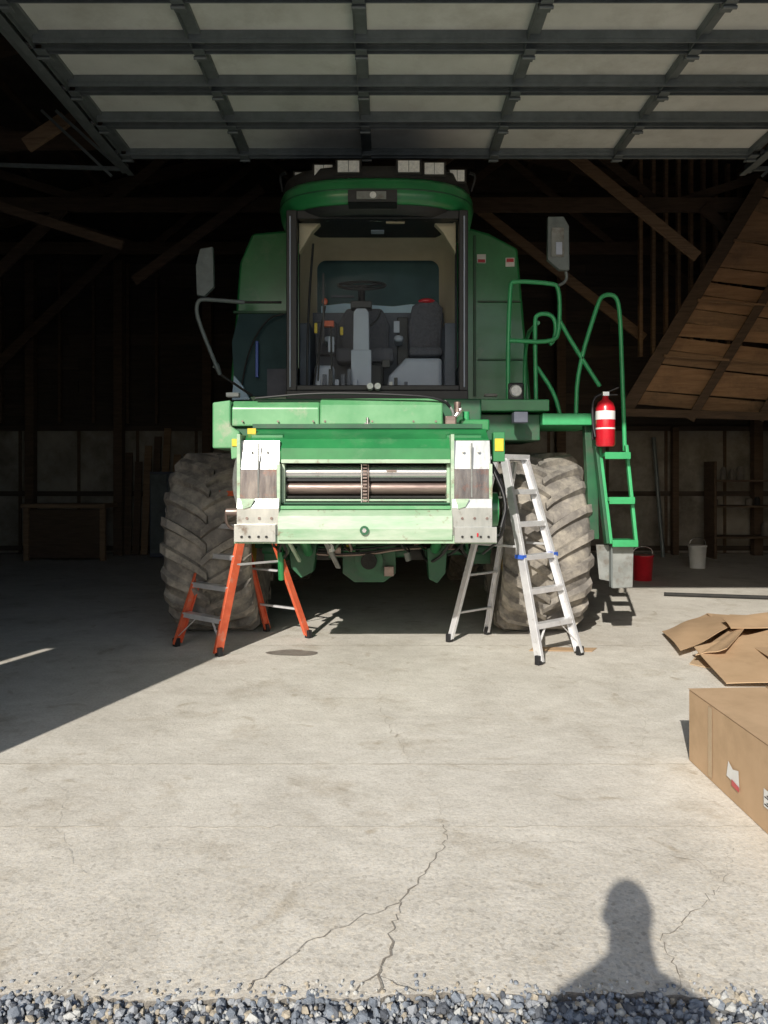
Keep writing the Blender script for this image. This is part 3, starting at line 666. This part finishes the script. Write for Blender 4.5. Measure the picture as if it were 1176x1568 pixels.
b.beam((2.05,7.33,1.9),(2.13,7.22,.97),.03,.05,'green_rail'); b.beam((2.31,7.34,1.9),(2.365,7.22,.97),.03,.05,'green_rail')
b.prism([(1.93,2.1),(2.03,2.1),(2.05,1.8),(2.07,1.0),(1.98,1.0)],'y',7.4,7.5,'green_dk')
for zz,xx in ((1.81,2.06),(1.39,2.10),(.99,2.13)):
    b.box(xx,xx+.24,7.18,7.42,zz-.02,zz+.015,'green_rail'); b.box(xx,xx+.24,7.165,7.18,zz-.045,zz+.02,'green_rail')
b.prism([(2.16,.95),(2.37,.95),(2.36,.55),(2.16,.54)],'y',7.3,7.33,'box_grey')
b.prism([(2.03,.95),(2.155,.95),(2.155,.60),(2.06,.62)],'y',7.36,7.38,'box_grey'); b.box(2.152,2.165,7.28,7.36,.55,.94,'galv')
b.done()

b=B('side_mirror_left',cb,.02)
b.prism([(-1.79,3.34),(-1.80,3.62),(-1.76,3.78),(-1.64,3.80),(-1.63,3.42),(-1.72,3.33)],'y',7.36,7.42,'mirror')
b.tube([(-1.36,7.5,3.30),(-1.70,7.42,3.31),(-1.78,7.42,3.31),(-1.81,7.42,3.25),(-1.80,7.42,3.12),(-1.62,7.46,2.66),(-1.60,7.5,2.6)],.02,'mirror')
b.tube([(-1.60,7.5,2.62),(-1.63,7.5,2.72),(-1.66,7.5,2.66)],.016,'mirror')
b.tube([(-1.36,7.5,3.30),(-1.0,7.5,3.30)],.012,'dark'); b.tube([(-1.6,7.5,2.6),(-1.3,7.6,2.4)],.012,'dark')
b.done()
b=B('side_mirror_right',cb,.02)
b.prism([(1.565,3.68),(1.57,4.09),(1.72,4.09),(1.77,4.0),(1.775,3.58),(1.68,3.58)],'y',7.36,7.42,'mirror')
b.box(1.60,1.72,7.345,7.36,3.70,3.98,'box_grey'); b.box(1.64,1.70,7.335,7.346,3.72,3.84,'grey')
b.tube([(1.75,7.42,3.6),(1.77,7.42,3.5),(1.69,7.42,3.44),(1.62,7.42,3.46)],.015,'mirror'); b.done()

fe=empty('fire_extinguisher')
b=B('cylinder',fe); c=(2.06,7.16)
b.loftc([((c[0],c[1],1.88),.075),((c[0],c[1],1.90),.088),((c[0],c[1],2.24),.088),((c[0],c[1],2.29),.07),((c[0],c[1],2.32),.03),((c[0],c[1],2.36),.025)],'red')
b.loftc([((c[0],c[1],2.13),.0895),((c[0],c[1],2.21),.0895)],'white'); b.loftc([((c[0],c[1],2.04),.0895),((c[0],c[1],2.055),.0895)],'white'); b.done()
b=B('valve_and_hose',fe,.003); b.box(c[0]-.03,c[0]+.03,c[1]-.03,c[1]+.03,2.35,2.39,'steel'); b.beam((c[0],c[1],2.38),(c[0]+.12,c[1]-.02,2.43),.03,.012,'black'); b.beam((c[0],c[1],2.36),(c[0]+.11,c[1]-.02,2.36),.03,.012,'black')
b.tube([(c[0]-.03,c[1],2.37),(c[0]-.12,c[1],2.33),(c[0]-.12,c[1],2.1),(c[0]-.10,c[1]-.02,1.97)],.012,'black')
b.box(c[0]-.1,c[0]+.1,c[1]+.09,c[1]+.11,1.95,2.25,'black'); b.beam((c[0],c[1]+.1,2.08),(c[0],7.4,2.15),.05,.03,'black'); b.done()

# ---------------------------------------------------------------- step ladders
def ladder(name,F,FT,Rr,RT,zt,rm,stepm,nf,nr,capm,w=.07,blue=False):
    e=empty(name); b=B('front_rails',e,.004)
    F=[Vector((*f,0.03)) for f in F]; FT=[Vector((*f,zt)) for f in FT]; Rr=[Vector((*f,.03)) for f in Rr]; RT=[Vector((*f,zt-.02)) for f in RT]
    ax=(F[1]-F[0]).normalized(); nrm=Vector((0,0,1)).cross(ax).normalized()
    def channel(b,p,q,w,m,s_):
        b.beam(p,q,.006,w,m,up=nrm)
        for o in (-1,1): b.beam(p+nrm*(o*w/2)-ax*s_*.014,q+nrm*(o*w/2)-ax*s_*.014,.034,.006,m,up=nrm)
    for i,s_ in ((0,-1),(1,1)): channel(b,F[i],FT[i],w,rm,s_)
    b.done(); b=B('rear_rails',e,.004)
    for i,s_ in ((0,-1),(1,1)): channel(b,Rr[i],RT[i],w*.75,rm,s_)
    b.done(); b=B('steps',e,.003)
    for k in range(nf):
        t=(k+1)/(nf+1)*1.0; p=F[0].lerp(FT[0],t); q=F[1].lerp(FT[1],t)
        b.beam(p+ax*.01,q-ax*.01,w*1.05,.028,stepm)
        b.beam(p+ax*.01-nrm*w*.5-Vector((0,0,.012)),q-ax*.01-nrm*w*.5-Vector((0,0,.012)),.005,.04,stepm)
    for k in range(nr):
        t=(k+.7)/(nr+.6); p=Rr[0].lerp(RT[0],t); q=Rr[1].lerp(RT[1],t); b.beam(p,q,.035,.02,stepm)
    p=F[0].lerp(FT[0],1/(nf+1)); q=F[1].lerp(FT[1],1/(nf+1))
    b.beam(F[0].lerp(FT[0],.05),p.lerp(q,.35),.02,.006,stepm); b.beam(F[1].lerp(FT[1],.05),q.lerp(p,.35),.02,.006,stepm)
    b.done(); b=B('cap_feet_spreaders',e,.005)
    b.beam((FT[0]+RT[0])/2-ax*.03+Vector((0,0,.03)),(FT[1]+RT[1])/2+ax*.03+Vector((0,0,.03)),.17,.05,capm)
    for p in F+Rr: b.beam(p-Vector((0,0,.028)),p+Vector((0,0,.05)),.06,.045,'black',up=nrm)
    for i in (0,1):
        a=F[i].lerp(FT[i],.55); c_=Rr[i].lerp(RT[i],.55); b.beam(a,c_,.006,.022,'alu')
        if blue:
            for qq in (F[i].lerp(FT[i],.50),): b.beam(qq-ax*.03,qq+ax*.03,.085,.035,'blue')
    b.done()
    return e
ladder('step_ladder',[(-1.957,7.25),(-1.47,6.85)],[(-1.57,7.46),(-1.25,7.2)],[(-1.215,7.95),(-.75,7.63)],[(-1.48,7.55),(-1.18,7.35)],1.42,'orange','alu',4,3,'orange',w=.085)
ladder('step_ladder',[(1.316,6.54),(1.757,6.90)],[(1.09,7.0),(1.33,7.2)],[(.633,7.45),(1.05,7.80)],[(1.02,7.10),(1.25,7.32)],1.76,'alu','alu',5,4,'alu',w=.075,blue=True)

# ---------------------------------------------------------------- cardboard
cbx=empty('cardboard_box')
b=B('walls',cbx,.004)
X0,X1,Y0,Y1,Z1=1.71,2.75,2.95,4.34,.40
b.prism([(X0,Y0),(X1,Y0+.03),(X1,Y1+.02),(X0+.01,Y1)],'z',.002,Z1,'card')
b.done()
b=B('flaps_tape_labels',cbx)
b.add([(X0-.003,Y0,Z1+.004),(X0+.5,Y0,Z1+.016),(X0+.5,Y1,Z1+.014),(X0+.005,Y1+.004,Z1+.005)],[(0,1,2,3)],'card')
b.add([(X0+.508,Y0,Z1+.016),(X1,Y0,Z1+.004),(X1,Y1,Z1+.004),(X0+.508,Y1,Z1+.012)],[(0,1,2,3)],'card')
b.add([(X0-.001,3.70,.10),(X0-.001,3.84,.11),(X0-.001,3.82,.19),(X0-.001,3.77,.165),(X0-.001,3.71,.18)],[(0,1,2,3,4)],'white')
b.add([(X0-.003,3.70,.08),(X0-.003,3.78,.085),(X0-.003,3.78,.115),(X0-.003,3.70,.105)],[(0,1,2,3)],'red')
b.add([(X0-.0025,3.36,.12),(X0-.0025,3.46,.12),(X0-.0025,3.46,.20),(X0-.0025,3.36,.20)],[(0,1,2,3)],'white')
for k in range(6): b.add([(X0-.004,3.37,.13+k*.011),(X0-.004,3.45-.02*(k%3),.13+k*.011),(X0-.004,3.45-.02*(k%3),.136+k*.011),(X0-.004,3.37,.136+k*.011)],[(0,1,2,3)],'dark')
b.add([(X0+.004,4.02,.02),(X0+.004,4.07,.02),(X0+.004,4.07,.39),(X0+.004,4.02,.39)],[(0,1,2,3)],'tape')
b.add([(X0+.44,Y0,Z1+.0175),(X0+.56,Y0,Z1+.0175),(X0+.56,Y1,Z1+.0165),(X0+.44,Y1,Z1+.0165)],[(0,1,2,3)],'tape')
b.done()

def crumple(b,poly,m,sub=14,amp=.02,fold=None):
    A,B_,C,D=[Vector(p) for p in poly]; vs=[];fs=[]
    ph=[random.uniform(0,6.28) for _ in range(4)]
    for i in range(sub+1):
        for j in range(sub+1):
            u,v=i/sub,j/sub; p=A.lerp(B_,u).lerp(D.lerp(C,u),v)
            h=amp*(math.sin(3*u+ph[0])*math.cos(4*v+ph[1])+.4*math.sin(9*u+5*v+ph[2]))
            vs.append((p.x,p.y,max(.004,p.z+h)))
    for i in range(sub):
        for j in range(sub): q=i*(sub+1)+j; fs.append((q,q+sub+1,q+sub+2,q+1))
    b.add(vs,fs,m)
b=B('flattened_cardboard')
crumple(b,[(2.80,7.75,.05),(3.55,8.45,.10),(3.5,7.5,.20),(2.60,6.75,.08)],'card')
crumple(b,[(3.5,7.55,.18),(3.75,7.75,.21),(2.85,6.4,.18),(2.65,6.55,.08)],'card',amp=.01)
crumple(b,[(3.50,8.35,.12),(5.2,8.3,.14),(5.2,5.4,.10),(3.0,5.5,.12)],'card',amp=.03)
crumple(b,[(2.70,6.70,.12),(4.4,7.6,.22),(4.2,5.6,.10),(2.58,5.80,.03)],'card',amp=.012)
crumple(b,[(2.60,6.55,.01),(4.0,8.9,.01),(5.3,8.4,.012),(3.2,5.7,.01)],'cardedge',amp=.0)
crumple(b,[(3.3,7.5,.22),(4.8,7.9,.27),(4.9,7.2,.22),(3.2,7.1,.20)],'card',amp=.012)
ob=b.done(); md=ob.modifiers.new('t','SOLIDIFY'); md.thickness=.006
b=B('cardboard_scrap'); b.prism([(1.33,7.05),(1.9,7.02),(1.98,7.16),(1.4,7.2)],'z',.004,.009,'card'); b.done()
b=B('steel_pole'); b.cyl((3.75,10.3,.03),(5.0,10.0,.03),.025,'dark'); b.done()

# ---------------------------------------------------------------- clutter at the back
def bucket(name,x,y,m,r=.15,h=.37):
    b=B(name); b.loftc([((x,y,0),r*.85),((x,y,h),r),((x,y,h+.005),r*1.06),((x,y,h+.03),r*1.06)],m)
    b.tube([(x-r,y,h),(x-r*.8,y-.02,h+.16),(x+r*.8,y-.02,h+.16),(x+r,y,h)],.006,'steel'); b.done()
bucket('bucket',5.5,13.5,'white'); bucket('bucket',4.0,11.9,'red',.16,.36)
wb=empty('workbench')
b=B('top_and_legs',wb,.01); b.box(-6.9,-5.3,14.6,15.3,1.0,1.08,'wood'); b.box(-6.8,-5.4,14.65,14.7,.05,.98,'wood2')
for xx in (-6.85,-5.4): b.box(xx,xx+.1,14.6,14.7,0,1.0,'wood')
b.done()
b=B('lumber_stack')
for k in range(7): b.beam((-5.2+k*.17,15.6,0.02),(-5.25+k*.2,15.85,2.2+random.uniform(-.3,.4)),.14,.04,random.choice(['wood','wood2','wood2']),up=(0,1,0))
b.done()
b=B('leaning_pipe'); b.cyl((5.55,15.3,0),(5.5,15.7,2.4),.04,'galv'); b.done()
b=B('storage_cabinet',None,.01); b.box(-4.6,-3.9,15.1,15.6,.02,1.7,'midgrey'); b.box(-4.58,-4.26,15.08,15.098,.1,1.65,'mirror'); b.box(-4.24,-3.92,15.08,15.098,.1,1.65,'mirror'); b.cyl((-4.28,15.07,.9),(-4.28,15.07,1.0),.01,'steel'); b.done()
b=B('tool_shelf',None,.01)
for zz in (.4,1.0,1.5): b.box(6.4,9.2,14.9,15.4,zz,zz+.04,'wood2')
for xx in (6.4,7.8,9.15): b.box(xx,xx+.05,14.9,15.4,0,1.9,'wood2')
for k in range(16):
    xx=6.5+k*.165; zz=random.choice([.44,1.04,1.54]); r0=random.uniform(.05,.08); hh=random.uniform(.12,.3)
    b.loftc([((xx,15.1,zz),r0),((xx,15.1,zz+hh*.8),r0),((xx,15.1,zz+hh),r0*.5)],random.choice(['junk','box_grey','midgrey','junk','dark']),n=12)
b.done()

# ---------------------------------------------------------------- photographer (stands behind the camera; casts the shadow)
pe=empty('person'); px_,py_=-.065,-.24
def skin(name,pts,edges,m,sub=2):
    me=bpy.data.meshes.new(name); me.from_pydata([(p[0]+px_,p[1]+py_,p[2]) for p in pts],edges,[])
    ob=bpy.data.objects.new(name,me); S.collection.objects.link(ob); ob.parent=pe
    md=ob.modifiers.new('skin','SKIN'); md.use_smooth_shade=True
    for i,p in enumerate(pts):
        sv=me.skin_vertices[0].data[i]; sv.radius=(p[3],p[4] if len(p)>4 else p[3]); sv.use_root=(i==0)
    s_=ob.modifiers.new('s','SUBSURF'); s_.levels=sub; s_.render_levels=sub
    me.materials.append(M[m]); return ob
skin('jacket',[(0,0,1.0,.18,.13),(0,0,1.2,.18,.13),(0,.0,1.36,.20,.13),(0,.0,1.46,.17,.11),(0,.01,1.55,.10,.09),(0,.015,1.60,.078,.08),
  (-.19,0,1.40,.085),(-.20,.07,1.18,.06),(.01,.17,1.43,.042),(.19,0,1.40,.085),(.25,.07,1.18,.06),(.13,.17,1.43,.042)],
  [(0,1),(1,2),(2,3),(3,4),(4,5),(3,6),(6,7),(7,8),(3,9),(9,10),(10,11)],'shirt')
skin('trousers',[(0,0,1.0,.15,.12),(-.1,0,.88,.1),(-.11,.02,.5,.07),(-.12,-.01,.12,.055),(.1,0,.88,.1),(.11,.02,.5,.07),(.12,-.01,.12,.055)],
  [(0,1),(1,2),(2,3),(0,4),(4,5),(5,6)],'jeans')
for s_ in (-1,1):
    skin('boot',[(s_*.12,-.03,.05-.04,.05,.05),(s_*.125,.10,-.005,.045,.045),(s_*.13,.2,-.01,.035,.03)],[(0,1),(1,2)],'hair')
b=B('head',pe); hx,hy,hz=px_,py_+.03,1.725
b.ell((hx,hy,hz),(.077,.098,.122),'skin'); b.ell((hx,hy-.02,hz+.024),(.085,.097,.112),'hair'); b.cyl((hx,hy-.02,1.50),(hx,hy-.01,1.66),.066,'skin')
b.ell((hx,hy+.1,hz-.015),(.014,.02,.026),'skin',10,8)
for s_ in (-1,1):
    b.ell((hx+s_*.08,hy,hz-.01),(.012,.022,.032),'skin',10,8); b.ell((hx+s_*.03,hy+.086,hz+.012),(.013,.01,.008),'white',10,8)
b.ell((hx,hy+.086,hz-.06),(.024,.01,.007),'red',10,8)
b.done()
for s_,wx in ((-1,.01),(1,.13)):
    tgt=(-.04 if s_<0 else .04)-px_
    P=[(wx,.17,1.44,.028),(wx*.4+tgt*.6,.19,1.50,.032,.018),(tgt+s_*.015,.195,1.545,.034,.016)]
    E=[(0,1),(1,2)]
    for k in range(4):
        i=len(P); z0=1.52+k*.022
        P+=[(tgt+s_*.018,.215,z0+.0,.009),(tgt+s_*.002,.222-.0,z0+.004,.0085),(tgt-s_*.018+s_*.006*(k%2),.2225,z0+.005,.008)]
        E+=[(2,i),(i,i+1),(i+1,i+2)]
    i=len(P); P+=[(tgt+s_*.01,.19,1.58,.011),(tgt-s_*.012,.192,1.595,.009)]; E+=[(2,i),(i,i+1)]
    skin('hand',P,E,'skin',1)
b=B('phone',pe,.003); b.box(-.038,.038,-.034,-.026,1.48,1.612,'black'); b.done()

# ---------------------------------------------------------------- light, sky, camera
EL,AZ=28.5,17.5
W=bpy.data.worlds.new('World'); S.world=W; W.use_nodes=True; nt=W.node_tree
sky=nt.nodes.new('ShaderNodeTexSky'); sky.sky_type='NISHITA'; sky.sun_disc=False
sky.sun_elevation=math.radians(EL); sky.sun_rotation=math.radians(180+AZ)
bg=nt.nodes['Background']; bg.inputs['Strength'].default_value=.15
nt.links.new(sky.outputs[0],bg.inputs['Color'])
sl=bpy.data.lights.new('sun','SUN'); sl.energy=5; sl.angle=math.radians(.5); sl.color=(1,.95,.86)
so=bpy.data.objects.new('sun',sl); S.collection.objects.link(so)
e,a=math.radians(EL),math.radians(AZ)
so.rotation_euler=Vector((math.sin(a)*math.cos(e),math.cos(a)*math.cos(e),-math.sin(e))).to_track_quat('-Z','Y').to_euler()
so.location=(-5,-10,12)
cam=bpy.data.cameras.new('camera'); co=bpy.data.objects.new('camera',cam); S.collection.objects.link(co)
co.location=(0,0,1.6); co.rotation_euler=(math.radians(90),0,0)
cam.sensor_fit='VERTICAL'; cam.sensor_height=36; cam.lens=27.05; cam.shift_y=-54/1568
cam.clip_start=.01; cam.clip_end=1000
S.camera=co
